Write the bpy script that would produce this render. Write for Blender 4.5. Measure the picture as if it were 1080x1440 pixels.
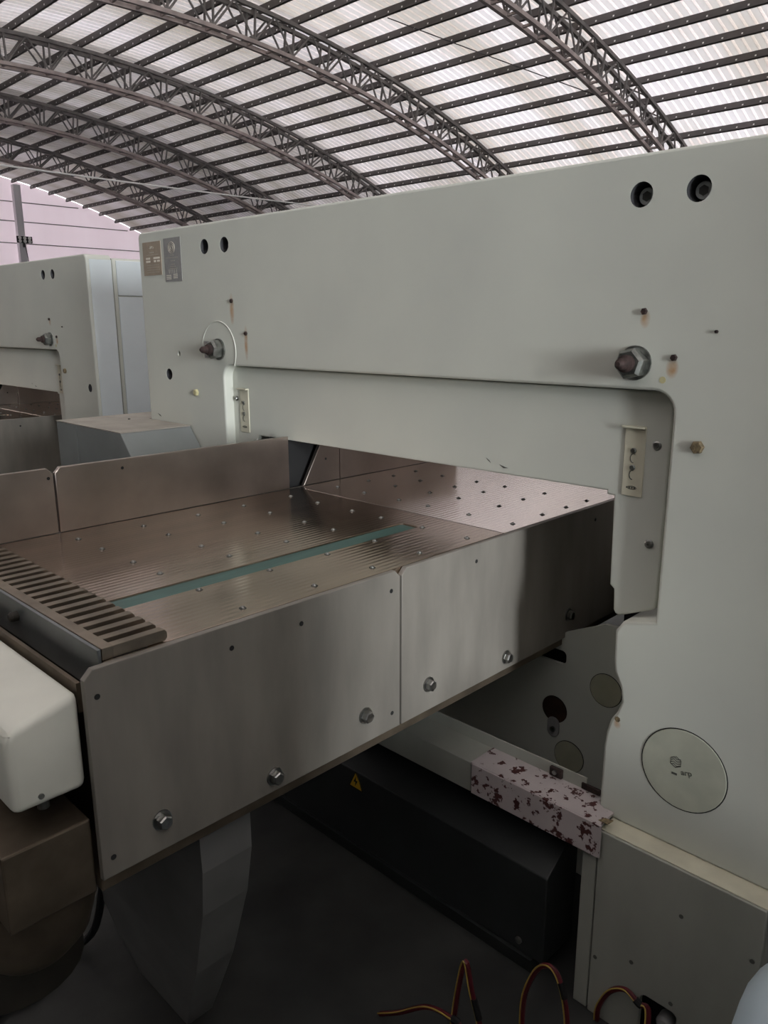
import bpy, bmesh, math, random
from mathutils import Vector, Matrix
random.seed(7)
scene = bpy.context.scene
for o in list(bpy.data.objects):
    bpy.data.objects.remove(o)
C = scene.collection

# ------------------------------------------------------------------ camera
CAM = Vector((1.287, -1.292, 1.394))
YAW, PITCH, ROLL, FPX = math.radians(44.35), math.radians(13.73), math.radians(0.142), 1092.2
fw = Vector((-math.sin(YAW)*math.cos(PITCH), math.cos(YAW)*math.cos(PITCH), -math.sin(PITCH)))
rt = Vector((math.cos(YAW), math.sin(YAW), 0))
dn = fw.cross(rt)
rt, dn = rt*math.cos(ROLL)+dn*math.sin(ROLL), dn*math.cos(ROLL)-rt*math.sin(ROLL)
cd = bpy.data.cameras.new('camera'); cam = bpy.data.objects.new('camera', cd); C.objects.link(cam)
m = Matrix((rt, -dn, -fw)).transposed().to_4x4(); m.translation = CAM
cam.matrix_world = m
cd.sensor_fit = 'HORIZONTAL'; cd.sensor_width = 36; cd.lens = 36*FPX/1080
cd.clip_start = 0.05; cd.clip_end = 300
scene.camera = cam

# ------------------------------------------------------------------ daylight and exposure
world = bpy.data.worlds.new('overcast_sky'); scene.world = world; world.use_nodes = True
bg = world.node_tree.nodes['Background']
bg.inputs[0].default_value = (0.90, 0.95, 1.0, 1); bg.inputs[1].default_value = 3.6
vs = scene.view_settings
vs.view_transform = 'Standard'; vs.look = 'None'; vs.gamma = 1; vs.use_curve_mapping = False
vs.exposure = 0.64
# daylight through the doorway in the end wall
ad = bpy.data.lights.new('doorway_daylight', 'AREA'); ad.shape = 'RECTANGLE'; ad.size = 2.0; ad.size_y = 4.2
ad.color = (0.92, 0.96, 1.0); ad.energy = 1250
al = bpy.data.objects.new('doorway_daylight', ad); C.objects.link(al)
al.location = (13.95, -3.5, 2.2); al.rotation_euler = (math.radians(90), 0, math.radians(90))

# ------------------------------------------------------------------ helpers
def lin(r, g, b):
    f = lambda c: (c/255/12.92) if c/255 <= 0.04045 else ((c/255+0.055)/1.055)**2.4
    return (f(r), f(g), f(b), 1)

def mat(name, rgb, rough=0.5, metal=0.0, var=0.0, scale=8, bump=0.0, bscale=60, stretch=(1,1,1), rgb2=None, rough_var=0.0, coat=0.0):
    mt = bpy.data.materials.new(name); mt.use_nodes = True
    nt = mt.node_tree; b = nt.nodes['Principled BSDF']
    b.inputs['Base Color'].default_value = lin(*rgb); b.inputs['Roughness'].default_value = rough
    b.inputs['Metallic'].default_value = metal
    if coat: b.inputs['Coat Weight'].default_value = coat
    tc = nt.nodes.new('ShaderNodeTexCoord'); mp = nt.nodes.new('ShaderNodeMapping')
    mp.inputs['Scale'].default_value = stretch; nt.links.new(tc.outputs['Object'], mp.inputs['Vector'])
    if var or rgb2:
        n = nt.nodes.new('ShaderNodeTexNoise'); n.inputs['Scale'].default_value = scale; n.inputs['Detail'].default_value = 6
        nt.links.new(mp.outputs[0], n.inputs['Vector'])
        cr = nt.nodes.new('ShaderNodeValToRGB'); cr.color_ramp.elements[0].position = 0.3; cr.color_ramp.elements[1].position = 0.7
        c1 = lin(*rgb); c2 = lin(*(rgb2 or tuple(max(0, c*(1-var)) for c in rgb)))
        cr.color_ramp.elements[0].color = c2; cr.color_ramp.elements[1].color = c1
        nt.links.new(n.outputs['Fac'], cr.inputs[0]); nt.links.new(cr.outputs[0], b.inputs['Base Color'])
        if rough_var:
            mr = nt.nodes.new('ShaderNodeMapRange'); mr.inputs['To Min'].default_value = rough; mr.inputs['To Max'].default_value = rough+rough_var
            nt.links.new(n.outputs['Fac'], mr.inputs[0]); nt.links.new(mr.outputs[0], b.inputs['Roughness'])
    if bump:
        n2 = nt.nodes.new('ShaderNodeTexNoise'); n2.inputs['Scale'].default_value = bscale; n2.inputs['Detail'].default_value = 3
        nt.links.new(mp.outputs[0], n2.inputs['Vector'])
        bp = nt.nodes.new('ShaderNodeBump'); bp.inputs['Strength'].default_value = bump; bp.inputs['Distance'].default_value = 0.002
        nt.links.new(n2.outputs['Fac'], bp.inputs['Height']); nt.links.new(bp.outputs[0], b.inputs['Normal'])
    return mt

def mask_stain(mt, spots, rgb):
    """adds rust streaks (x, z, half width, up, down) to a paint material, in the machine's own coordinates"""
    nt = mt.node_tree; b = nt.nodes['Principled BSDF']
    tc = nt.nodes.new('ShaderNodeTexCoord'); sp = nt.nodes.new('ShaderNodeSeparateXYZ'); nt.links.new(tc.outputs['Object'], sp.inputs[0])
    nz = nt.nodes.new('ShaderNodeTexNoise'); nz.inputs['Scale'].default_value = 60; nt.links.new(tc.outputs['Object'], nz.inputs['Vector'])
    def mth(op, a, bb, cl=False):
        n = nt.nodes.new('ShaderNodeMath'); n.operation = op; n.use_clamp = cl
        for i, v in enumerate((a, bb)):
            if isinstance(v, (int, float)): n.inputs[i].default_value = v
            else: nt.links.new(v, n.inputs[i])
        return n.outputs[0]
    tot = None
    for x, z, w, h in spots:
        dx = mth('DIVIDE', mth('SUBTRACT', sp.outputs[0], x), w)
        dz = mth('DIVIDE', mth('SUBTRACT', sp.outputs[2], z-h*0.45), h)
        d = mth('ADD', mth('MULTIPLY', dx, dx), mth('MULTIPLY', dz, dz))
        v = mth('SUBTRACT', 1.0, d, True)
        tot = v if tot is None else mth('MAXIMUM', tot, v)
    tot = mth('MULTIPLY', tot, mth('MULTIPLY', nz.outputs['Fac'], 1.3), True)
    mx = nt.nodes.new('ShaderNodeMix'); mx.data_type = 'RGBA'
    src = b.inputs['Base Color'].links[0].from_socket
    nt.links.new(tot, mx.inputs[0]); nt.links.new(src, mx.inputs[6]); mx.inputs[7].default_value = lin(*rgb)
    nt.links.new(mx.outputs[2], b.inputs['Base Color'])

class MB:
    def __init__(s): s.bm = bmesh.new()
    def box(s, a, b, bev=0.0, seg=2):
        v = [s.bm.verts.new((x, y, z)) for x in (a[0], b[0]) for y in (a[1], b[1]) for z in (a[2], b[2])]
        fs = [(0,1,3,2), (4,6,7,5), (0,4,5,1), (2,3,7,6), (0,2,6,4), (1,5,7,3)]
        f = [s.bm.faces.new([v[i] for i in q]) for q in fs]
        if bev:
            es = {e for q in f for e in q.edges}
            bmesh.ops.bevel(s.bm, geom=list(es), offset=bev, segments=seg, profile=0.5, affect='EDGES')
        return s
    def prism(s, pts, axis, lo, hi, bev=0.0, seg=2):
        """polygon extruded along axis; pts are the other two coordinates in xyz order"""
        def P(p, w):
            c = list(p); c.insert(axis, w); return c
        a = [s.bm.verts.new(P(p, lo)) for p in pts]; b = [s.bm.verts.new(P(p, hi)) for p in pts]
        n = len(pts); f = [s.bm.faces.new(a), s.bm.faces.new(b[::-1])]
        for i in range(n): f.append(s.bm.faces.new([a[i], b[i], b[(i+1) % n], a[(i+1) % n]]))
        if bev:
            es = {e for q in f for e in q.edges}
            bmesh.ops.bevel(s.bm, geom=list(es), offset=bev, segments=seg, profile=0.5, affect='EDGES')
        return s
    def lathe(s, prof, c, axis, n=24, rot=0.0):
        """rings (radius, along) around an axis through c, ends closed"""
        ax = Vector((0, 0, 0)); ax[axis] = 1
        u = Vector((0, 0, 0)); u[(axis+1) % 3] = 1; w = ax.cross(u)
        rings = []
        for r, t in prof:
            rings.append([s.bm.verts.new(Vector(c)+ax*t+(u*math.cos(rot+2*math.pi*k/n)+w*math.sin(rot+2*math.pi*k/n))*r) for k in range(n)])
        for i in range(len(rings)-1):
            for k in range(n):
                s.bm.faces.new([rings[i][k], rings[i][(k+1) % n], rings[i+1][(k+1) % n], rings[i+1][k]])
        s.bm.faces.new(rings[0][::-1]); s.bm.faces.new(rings[-1])
        return s
    def tube(s, pts, r, n=8, cap=True):
        pts = [Vector(p) for p in pts]; rings = []
        up = Vector((0.13, 0.21, 0.97))
        for i, p in enumerate(pts):
            t = (pts[min(i+1, len(pts)-1)]-pts[max(i-1, 0)]).normalized()
            u = t.cross(up)
            if u.length < 1e-3: u = t.cross(Vector((1, 0, 0)))
            u.normalize(); w = t.cross(u)
            rr = r[i] if isinstance(r, (list, tuple)) else r
            rings.append([s.bm.verts.new(p+(u*math.cos(2*math.pi*k/n)+w*math.sin(2*math.pi*k/n))*rr) for k in range(n)])
        for i in range(len(rings)-1):
            for k in range(n):
                s.bm.faces.new([rings[i][k], rings[i][(k+1) % n], rings[i+1][(k+1) % n], rings[i+1][k]])
        if cap: s.bm.faces.new(rings[0][::-1]); s.bm.faces.new(rings[-1])
        return s
    def mesh(s, name, smooth=False):
        bmesh.ops.recalc_face_normals(s.bm, faces=s.bm.faces[:])
        me = bpy.data.meshes.new(name); s.bm.to_mesh(me); s.bm.free()
        if smooth:
            for p in me.polygons: p.use_smooth = True
            try: me.set_sharp_from_angle(angle=math.radians(smooth if smooth is not True else 35))
            except Exception: pass
        return me

def link(name, me, mt, parent=None, loc=None):
    if mt and not me.materials: me.materials.append(mt)
    o = bpy.data.objects.new(name, me); C.objects.link(o); o.parent = parent
    if loc is not None: o.location = loc
    return o
def part(name, mb, mt, parent, smooth=False, label=None):
    o = link(name, mb.mesh(name, smooth), mt, parent)
    if label: o['label'] = label
    return o
def empty(name, loc=(0, 0, 0), parent=None):
    o = bpy.data.objects.new(name, None); C.objects.link(o); o.location = loc; o.parent = parent
    o.empty_display_size = 0.1
    return o
def tag(o, label, cat, group=None):
    o['label'] = label; o['category'] = cat
    if group: o['group'] = group
    return o
def struct(o): o['kind'] = 'structure'; return o

def circle(cx, cz, r, n=28): return [(cx+r*math.cos(2*math.pi*k/n), cz+r*math.sin(2*math.pi*k/n)) for k in range(n)]
def arc(cx, cz, r, a0, a1, n=6): return [(cx+r*math.cos(math.radians(a0+(a1-a0)*k/n)), cz+r*math.sin(math.radians(a0+(a1-a0)*k/n))) for k in range(n+1)]
def rrect(x0, z0, x1, z1, r, n=5):
    return arc(x1-r, z1-r, r, 0, 90, n)+arc(x0+r, z1-r, r, 90, 180, n)+arc(x0+r, z0+r, r, 180, 270, n)+arc(x1-r, z0+r, r, 270, 360, n)

def sheet(name, outer, holes, lo, hi, bev=0.0, plane='XZ', res=3):
    """a solid plate with an outline and holes; plane XZ stands (lo..hi along y), XY lies (lo..hi along z), YZ stands (along x)"""
    cu = bpy.data.curves.new(name, 'CURVE'); cu.dimensions = '2D'; cu.fill_mode = 'BOTH'
    for ring in [outer]+list(holes):
        sp = cu.splines.new('POLY'); sp.points.add(len(ring)-1); sp.use_cyclic_u = True
        for p, q in zip(sp.points, ring): p.co = (q[0], q[1], 0, 1)
    cu.extrude = (hi-lo)/2-bev; cu.bevel_depth = bev; cu.bevel_resolution = res; cu.offset = -bev
    ob = bpy.data.objects.new(name, cu); C.objects.link(ob)
    dg = bpy.context.evaluated_depsgraph_get()
    me = bpy.data.meshes.new_from_object(ob.evaluated_get(dg))
    bpy.data.objects.remove(ob); bpy.data.curves.remove(cu)
    mid = (lo+hi)/2
    for v in me.vertices:
        u, w, d = v.co
        if plane == 'XZ': v.co = (u, mid-d, w)
        elif plane == 'XY': v.co = (u, w, mid+d)
        else: v.co = (mid+d, u, w)
    bm = bmesh.new(); bm.from_mesh(me); bmesh.ops.remove_doubles(bm, verts=bm.verts[:], dist=1e-5)
    bmesh.ops.recalc_face_normals(bm, faces=bm.faces[:]); bm.to_mesh(me); bm.free()
    me.name = name
    for p in me.polygons: p.use_smooth = True
    ax_ = {'XZ': 1, 'XY': 2, 'YZ': 0}[plane]
    me.set_sharp_from_angle(angle=math.radians(32))
    for p in me.polygons: p.use_smooth = abs(p.normal[ax_]) < 0.995      # flat faces stay flat
    me.materials.clear()
    return me

def text_mesh(name, body, size, to_world, depth=0.0006, shear=0.0):
    cu = bpy.data.curves.new(name, 'FONT'); cu.body = body; cu.size = size; cu.extrude = depth; cu.shear = shear; cu.resolution_u = 2
    cu.align_x = 'CENTER'; cu.align_y = 'CENTER'
    ob = bpy.data.objects.new(name, cu); C.objects.link(ob)
    me = bpy.data.meshes.new_from_object(ob.evaluated_get(bpy.context.evaluated_depsgraph_get()))
    bpy.data.objects.remove(ob); bpy.data.curves.remove(cu)
    for v in me.vertices: v.co = to_world(v.co)
    me.materials.clear()
    return me

# pixel of the photograph (1080x1440) to a point on a plane
def ray(px, py): return rt*((px-540)/FPX)+dn*((py-720)/FPX)+fw
def on_y(px, py, y): d = ray(px, py); return CAM+d*((y-CAM.y)/d.y)
def on_x(px, py, x): d = ray(px, py); return CAM+d*((x-CAM.x)/d.x)
def on_z(px, py, z): d = ray(px, py); return CAM+d*((z-CAM.z)/d.z)

# ------------------------------------------------------------------ materials
paint = mat('machine_paint', (206, 208, 196), 0.42, var=0.05, scale=3, bump=0.05, bscale=40, rgb2=(196, 198, 188))
mask_stain(paint, [(-0.562, 1.45, 0.012, 0.045), (-0.502, 1.362, 0.009, 0.05), (0.650, 1.405, 0.010, 0.016), (0.705, 1.325, 0.012, 0.018), (0.655, 0.64, 0.008, 0.01)], (176, 128, 72))
side_blue = mat('pale_blue_side', (226, 234, 235), 0.4, var=0.04, scale=4)  # machine sides set paler and bluer than the face
paint_cream = mat('cream_paint', (206, 202, 180), 0.5, var=0.08, scale=20)
paint_yellow = mat('yellowed_plate', (204, 196, 150), 0.5, var=0.1, scale=30)
paint_low = mat('base_paint', (168, 169, 158), 0.5, var=0.12, scale=6, stretch=(1, 1, 0.4))
bore_shade = mat('shaded_bore', (70, 70, 72), 0.5, var=0.2, scale=30)  # liner added in the bolt wells, their shade put into its colour
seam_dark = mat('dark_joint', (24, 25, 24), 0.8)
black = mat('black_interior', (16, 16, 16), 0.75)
steel_side = mat('brushed_steel_side', (140, 135, 126), 0.42, 0.15, var=0.14, scale=5, bump=0.03, bscale=30, rough_var=0.14, stretch=(1, 3, 0.8))
steel_wall = mat('steel_fence', (188, 175, 165), 0.26, 1.0, var=0.16, scale=6, bump=0.03, bscale=25, rough_var=0.12)
cast_dark = mat('dark_casting', (60, 56, 48), 0.6, 0.3, var=0.3, scale=12)
zinc = mat('zinc_bolt', (176, 176, 172), 0.3, 1.0, var=0.2, scale=90)
bolt_silver = mat('silver_bolt', (206, 208, 204), 0.35, 0.35)
steel_nut = mat('worn_nut_steel', (158, 160, 154), 0.4, 0.9, var=0.35, scale=60)
rust = mat('rusty_stud', (66, 50, 46), 0.75, 0.3, var=0.4, scale=120, bump=0.3, bscale=300)
rust_bolt = mat('rusty_bolt', (150, 132, 100), 0.7, 0.2, var=0.5, scale=200)
teal = mat('teal_band', (70, 104, 98), 0.45, var=0.15, scale=30, stretch=(6, 0.6, 1))
gauge_mat = mat('gauge_casting', (150, 138, 122), 0.42, 0.85, var=0.25, scale=18)
gauge_back = mat('gauge_plate', (150, 154, 154), 0.4, 0.8, var=0.2, scale=8)
cover_white = mat('white_motor_cover', (218, 219, 206), 0.35, var=0.06, scale=9)
brown_steel = mat('dull_brown_steel', (120, 108, 92), 0.5, 0.7, var=0.25, scale=14)
leg_mat = mat('leg_grey_paint', (120, 120, 118), 0.5, var=0.1, scale=10)
box_dark = mat('dark_cabinet_paint', (48, 51, 50), 0.45, var=0.25, scale=7)
plate_brown = mat('brown_name_plate', (166, 152, 134), 0.4, 0.0, var=0.08, scale=60)
plate_grey = mat('grey_diagram_plate', (150, 149, 146), 0.4, 0.0, var=0.08, scale=60)
ink_light = mat('pale_print', (226, 220, 206), 0.5)
ink_mid = mat('faint_print', (176, 168, 154), 0.5)
ink_dark = mat('dark_print', (82, 82, 76), 0.6)
cap_mat = mat('cap_paint', (190, 192, 174), 0.45, var=0.12, scale=14)
cap_beige = mat('beige_cap', (178, 176, 152), 0.5, var=0.1, scale=20)
cap_brown = mat('brown_plug', (64, 44, 32), 0.5, var=0.3, scale=40)
grey_cab = mat('grey_cabinet_paint', (130, 134, 132), 0.45, var=0.08, scale=9)
dust_top = mat('dusty_top', (168, 162, 150), 0.7, var=0.12, scale=14)
floor_mat = mat('dirty_concrete', (58, 59, 56), 0.75, var=0.5, scale=4, bump=0.3, bscale=25)
gable_mat = mat('gable_sheet', (236, 226, 234), 0.7, var=0.04, scale=2, stretch=(1, 1, 0.2))
wall_mat = mat('shed_wall', (120, 120, 118), 0.8, var=0.1, scale=1)
truss_mat = mat('truss_paint', (140, 134, 130), 0.6, var=0.2, scale=4)
truss_low = mat('chord_primer', (200, 184, 178), 0.6, var=0.2, scale=3)
purlin_mat = mat('purlin_steel', (98, 92, 90), 0.6, 0.2, var=0.15, scale=3)
column_mat = mat('column_paint', (236, 234, 236), 0.6)
cable_white = mat('white_cable', (244, 242, 238), 0.6)
cable_dark = mat('dark_wire', (70, 66, 66), 0.6)
red_tube = mat('red_cable_sheath', (92, 24, 34), 0.45, var=0.2, scale=50)
yellow_wire = mat('yellow_wire', (170, 146, 70), 0.4)
black_tube = mat('black_cable', (22, 22, 24), 0.5)
warn_yellow = mat('warning_yellow', (226, 178, 40), 0.5)
drum_blue = mat('pale_blue_plastic', (196, 212, 220), 0.35, var=0.05, scale=8)

# table steel: fine grooves along the table
table_steel = mat('table_steel', (198, 180, 164), 0.13, 1.0, var=0.10, scale=3, rough_var=0.10, stretch=(6, 0.7, 1))
nt = table_steel.node_tree; bs = nt.nodes['Principled BSDF']
tc = nt.nodes.new('ShaderNodeTexCoord'); wv = nt.nodes.new('ShaderNodeTexWave'); wv.bands_direction = 'X'
wv.inputs['Scale'].default_value = 22; wv.inputs['Distortion'].default_value = 0.6; wv.inputs['Detail'].default_value = 2
mpn = nt.nodes.new('ShaderNodeMapping'); mpn.inputs['Scale'].default_value = (1, 0.05, 1)
nt.links.new(tc.outputs['Object'], mpn.inputs[0]); nt.links.new(mpn.outputs[0], wv.inputs['Vector'])
bpn = nt.nodes.new('ShaderNodeBump'); bpn.inputs['Strength'].default_value = 0.16; bpn.inputs['Distance'].default_value = 0.001
nt.links.new(wv.outputs['Fac'], bpn.inputs['Height']); nt.links.new(bpn.outputs[0], bs.inputs['Normal'])

table_bright = table_steel.copy(); table_bright.name = 'brightened_front_table'  # brighter copy of the table steel, roof reflection put into its colour
for n_ in table_bright.node_tree.nodes:
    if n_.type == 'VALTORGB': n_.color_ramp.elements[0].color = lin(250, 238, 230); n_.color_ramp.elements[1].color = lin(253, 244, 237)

# peeling paint: rust shows through on the ledge
peel = mat('peeling_paint', (190, 180, 178), 0.55, var=0.08, scale=10)
nt = peel.node_tree; bs = nt.nodes['Principled BSDF']
tc = nt.nodes.new('ShaderNodeTexCoord')
n1 = nt.nodes.new('ShaderNodeTexNoise'); n1.inputs['Scale'].default_value = 42; n1.inputs['Detail'].default_value = 8; n1.inputs['Roughness'].default_value = 0.62
nt.links.new(tc.outputs['Object'], n1.inputs['Vector'])
cr = nt.nodes.new('ShaderNodeValToRGB'); cr.color_ramp.elements[0].position = 0.555; cr.color_ramp.elements[1].position = 0.575
cr.color_ramp.elements[0].color = (0, 0, 0, 1); cr.color_ramp.elements[1].color = (1, 1, 1, 1)
nt.links.new(n1.outputs['Fac'], cr.inputs[0])
mx = nt.nodes.new('ShaderNodeMix'); mx.data_type = 'RGBA'; src = bs.inputs['Base Color'].links[0].from_socket
nt.links.new(cr.outputs[0], mx.inputs[0]); nt.links.new(src, mx.inputs[6]); mx.inputs[7].default_value = lin(70, 34, 32)
nt.links.new(mx.outputs[2], bs.inputs['Base Color'])

# translucent roof sheet
roof_mat = bpy.data.materials.new('translucent_roof_sheet'); roof_mat.use_nodes = True
nt = roof_mat.node_tree; nt.nodes.remove(nt.nodes['Principled BSDF']); out = nt.nodes['Material Output']
df = nt.nodes.new('ShaderNodeBsdfDiffuse'); tr = nt.nodes.new('ShaderNodeBsdfTranslucent'); mxs = nt.nodes.new('ShaderNodeMixShader')
tc = nt.nodes.new('ShaderNodeTexCoord'); nz = nt.nodes.new('ShaderNodeTexNoise'); nz.inputs['Scale'].default_value = 0.5; nz.inputs['Detail'].default_value = 5
mpn = nt.nodes.new('ShaderNodeMapping'); mpn.inputs['Scale'].default_value = (1.5, 0.25, 0.25)
nt.links.new(tc.outputs['Object'], mpn.inputs[0]); nt.links.new(mpn.outputs[0], nz.inputs['Vector'])
cr = nt.nodes.new('ShaderNodeValToRGB'); cr.color_ramp.elements[0].color = lin(206, 196, 186); cr.color_ramp.elements[1].color = lin(240, 232, 232)
cr.color_ramp.elements[0].position = 0.3; cr.color_ramp.elements[1].position = 0.65
nt.links.new(nz.outputs['Fac'], cr.inputs[0]); nt.links.new(cr.outputs[0], df.inputs[0]); nt.links.new(cr.outputs[0], tr.inputs[0])
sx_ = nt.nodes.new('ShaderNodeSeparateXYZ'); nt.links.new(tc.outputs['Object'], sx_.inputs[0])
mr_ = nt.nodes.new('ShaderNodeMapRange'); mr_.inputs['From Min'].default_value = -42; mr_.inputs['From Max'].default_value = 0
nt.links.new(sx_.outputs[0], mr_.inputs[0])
cr2 = nt.nodes.new('ShaderNodeValToRGB'); cr2.color_ramp.interpolation = 'CONSTANT'      # translucency set bay by bay, lowest near the gable
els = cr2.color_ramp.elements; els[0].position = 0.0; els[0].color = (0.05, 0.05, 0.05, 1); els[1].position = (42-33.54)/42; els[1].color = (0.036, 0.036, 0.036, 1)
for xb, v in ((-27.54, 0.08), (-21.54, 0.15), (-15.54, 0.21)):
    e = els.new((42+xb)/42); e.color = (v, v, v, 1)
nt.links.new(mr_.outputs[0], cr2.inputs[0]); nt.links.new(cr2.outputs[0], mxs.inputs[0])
nt.links.new(df.outputs[0], mxs.inputs[1]); nt.links.new(tr.outputs[0], mxs.inputs[2]); nt.links.new(mxs.outputs[0], out.inputs[0])
# the gable cladding lets daylight through as well
gable_mat = bpy.data.materials.new('translucent_gable_sheet'); gable_mat.use_nodes = True
nt = gable_mat.node_tree; nt.nodes.remove(nt.nodes['Principled BSDF']); out = nt.nodes['Material Output']
df = nt.nodes.new('ShaderNodeBsdfDiffuse'); tr = nt.nodes.new('ShaderNodeBsdfTranslucent'); mxs = nt.nodes.new('ShaderNodeMixShader')
tc = nt.nodes.new('ShaderNodeTexCoord'); nz = nt.nodes.new('ShaderNodeTexNoise'); nz.inputs['Scale'].default_value = 1.2; nz.inputs['Detail'].default_value = 4
mpn = nt.nodes.new('ShaderNodeMapping'); mpn.inputs['Scale'].default_value = (1, 1, 0.15)
nt.links.new(tc.outputs['Object'], mpn.inputs[0]); nt.links.new(mpn.outputs[0], nz.inputs['Vector'])
cr = nt.nodes.new('ShaderNodeValToRGB'); cr.color_ramp.elements[0].color = lin(238, 228, 230); cr.color_ramp.elements[1].color = lin(246, 238, 240)
nt.links.new(nz.outputs['Fac'], cr.inputs[0]); nt.links.new(cr.outputs[0], df.inputs[0]); nt.links.new(cr.outputs[0], tr.inputs[0])
mxs.inputs[0].default_value = 0.28
nt.links.new(df.outputs[0], mxs.inputs[1]); nt.links.new(tr.outputs[0], mxs.inputs[2]); nt.links.new(mxs.outputs[0], out.inputs[0])

# ------------------------------------------------------------------ the hall
YC, ZC = 9.05, -26.12           # centre of the roof arch
RL, RU = 34.10, 34.92           # lower and upper truss chords
RP = RU+0.10                    # purlins
RR = RU+0.185                   # roof sheet
X0, X1 = -41.15, 14.0           # gable end, open end
DTH = 0.93/RP
NP = 17                          # purlins each side of the ridge
TMAX = NP*DTH
def apt(r, th): return (YC+r*math.sin(th), ZC+r*math.cos(th))
YW0, ZE = apt(RR, -TMAX); YW1 = apt(RR, TMAX)[0]

fl = struct(link('floor', MB().box((X0-1, YW0-1, -0.2), (X1+8, YW1+1, 0)).mesh('floor'), floor_mat))
# roof: straight corrugated sheets between purlins
bm = bmesh.new(); pitch = 0.22; prof = []
x = X0
while x < X1:
    prof += [(x, 0), (x+0.13, 0.0), (x+0.145, 0.075), (x+0.185, 0.075), (x+0.2, 0.0)]; x += pitch
prof.append((X1, 0))
cols = []
for k in range(-NP, NP+1):
    th = k*DTH; cols.append([bm.verts.new((px, *apt(RR+h, th))) for px, h in prof])
for a, b in zip(cols, cols[1:]):
    for i in range(len(prof)-1): bm.faces.new([a[i], a[i+1], b[i+1], b[i]])
me = bpy.data.meshes.new('ceiling'); bm.to_mesh(me); bm.free()
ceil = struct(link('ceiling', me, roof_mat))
# purlins: a channel along the hall, one mesh shared
mb = MB()
mb.prism([(-0.035, -0.085), (0.035, -0.085), (0.035, -0.07), (-0.02, -0.07), (-0.02, 0.07), (0.035, 0.07), (0.035, 0.085), (-0.035, 0.085)], 0, X0+0.02, X1)
pm = mb.mesh('purlin'); pm.materials.append(purlin_mat)
# bright screw heads along the purlin's lower flange
mb = MB(); xx = X0+0.3
while xx < -2:
    mb.box((xx-0.018, -0.041, -0.05), (xx+0.018, -0.036, -0.015)); xx += 0.44
sm = mb.mesh('screw_heads'); sm.materials.append(cable_white)
for k in range(-NP, NP+1):
    th = k*DTH; y, z = apt(RP, th)
    o = link('purlin', pm, None, ceil, (0, y, z)); o.rotation_euler = (-th, 0, 0)
    if -2 <= k: 
        s = link('screw_heads', sm, None, o); s['kind'] = 'stuff'
# walls
mb = MB(); pts = [(YW0, 0), (YW1, 0)]+[apt(RR-0.02, k*DTH) for k in range(NP, -NP-1, -1)]
mb.prism(pts, 0, X0-0.05, X0)
struct(link('wall_left', mb.mesh('wall_left'), gable_mat))
struct(link('wall_back', MB().box((X0, YW1, 0), (X1, YW1+0.15, ZE)).mesh('wall_back'), wall_mat))
mb = MB(); mb.box((X1, YW0, 0), (X1+0.15, -4.6, ZE)); mb.box((X1, -2.4, 0), (X1+0.15, YW1, ZE)); mb.box((X1, -4.6, 4.35), (X1+0.15, -2.4, ZE))
mb.prism([(YW0, ZE), (YW1, ZE)]+[apt(RR-0.02, k*DTH) for k in range(NP-1, -NP, -1)], 0, X1, X1+0.15)
struct(link('wall_right', mb.mesh('wall_right'), wall_mat))
struct(link('wall_front', MB().box((X0, YW0-0.15, 0), (X1, YW0, ZE)).mesh('wall_front'), wall_mat))
wl = bpy.data.objects['wall_left']
for z in (7.33, 6.40, 5.34):
    half = math.sqrt(max(0.1, (RR-0.25)**2-(z-ZC)**2))
    link('girt', MB().box((X0+0.002, YC-min(half, YW1-YC), z-0.022), (X0+0.05, YC+min(half, YW1-YC), z+0.022)).mesh('girt'), truss_mat, wl)
for y in (3.0, 9.3, 15.6):
    zt = ZC+math.sqrt((RR-0.25)**2-(y-YC)**2)
    link('gable_column', MB().box((X0+0.075, y-0.17, 0), (X0+0.36, y+0.17, zt)).mesh('gable_column'), column_mat, wl)

# arched lattice trusses
PA = DTH*0.64; NT = int(TMAX/PA); HW = 0.17
def chord_mesh(r, s):
    bm = bmesh.new(); rings = []
    for k in range(-NT, NT+1):
        th = k*PA; rings.append([bm.verts.new((dx, *apt(r+dr, th))) for dx, dr in ((-s, -s), (s, -s), (s, s), (-s, s))])
    for a, b in zip(rings, rings[1:]):
        for i in range(4): bm.faces.new([a[i], a[(i+1) % 4], b[(i+1) % 4], b[i]])
    bm.faces.new(rings[0]); bm.faces.new(rings[-1][::-1])
    bmesh.ops.recalc_face_normals(bm, faces=bm.faces[:])
    me = bpy.data.meshes.new('chord'); bm.to_mesh(me); bm.free(); return me
lower_me = chord_mesh(RL, 0.045); lower_me.materials.append(truss_low)
upper_me = chord_mesh(RU-0.06, 0.045); upper_me.materials.append(truss_mat)
D = RU-0.06-RL
post_me = MB().box((-0.022, -0.022, 0.04), (0.022, 0.022, D-0.04)).mesh('post'); post_me.materials.append(truss_mat)
w = PA*RL/2
def diag(sg): return MB().tube([(0, -sg*w*0.96, 0.03), (0, sg*w*0.98, D-0.03)], 0.026, 6).mesh('diagonal')
dia = [diag(1), diag(-1)]
for d_ in dia: d_.materials.append(truss_mat)
rung_me = MB().box((-HW+0.045, -0.025, -0.025), (HW-0.045, 0.025, 0.025)).mesh('rung'); rung_me.materials.append(truss_low)
xbr_me = MB().tube([(-HW, -w, 0), (HW, w, 0)], 0.02, 5).mesh('cross_brace'); xbr_me.materials.append(truss_mat)
ords = {-33.54: 'next to the pale gable wall', -27.54: 'second from the pale gable wall', -21.54: 'third from the pale gable wall', -15.54: 'fourth from the pale gable wall', -9.54: 'fifth from the pale gable wall', -3.54: 'sixth from the pale gable wall'}
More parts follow.
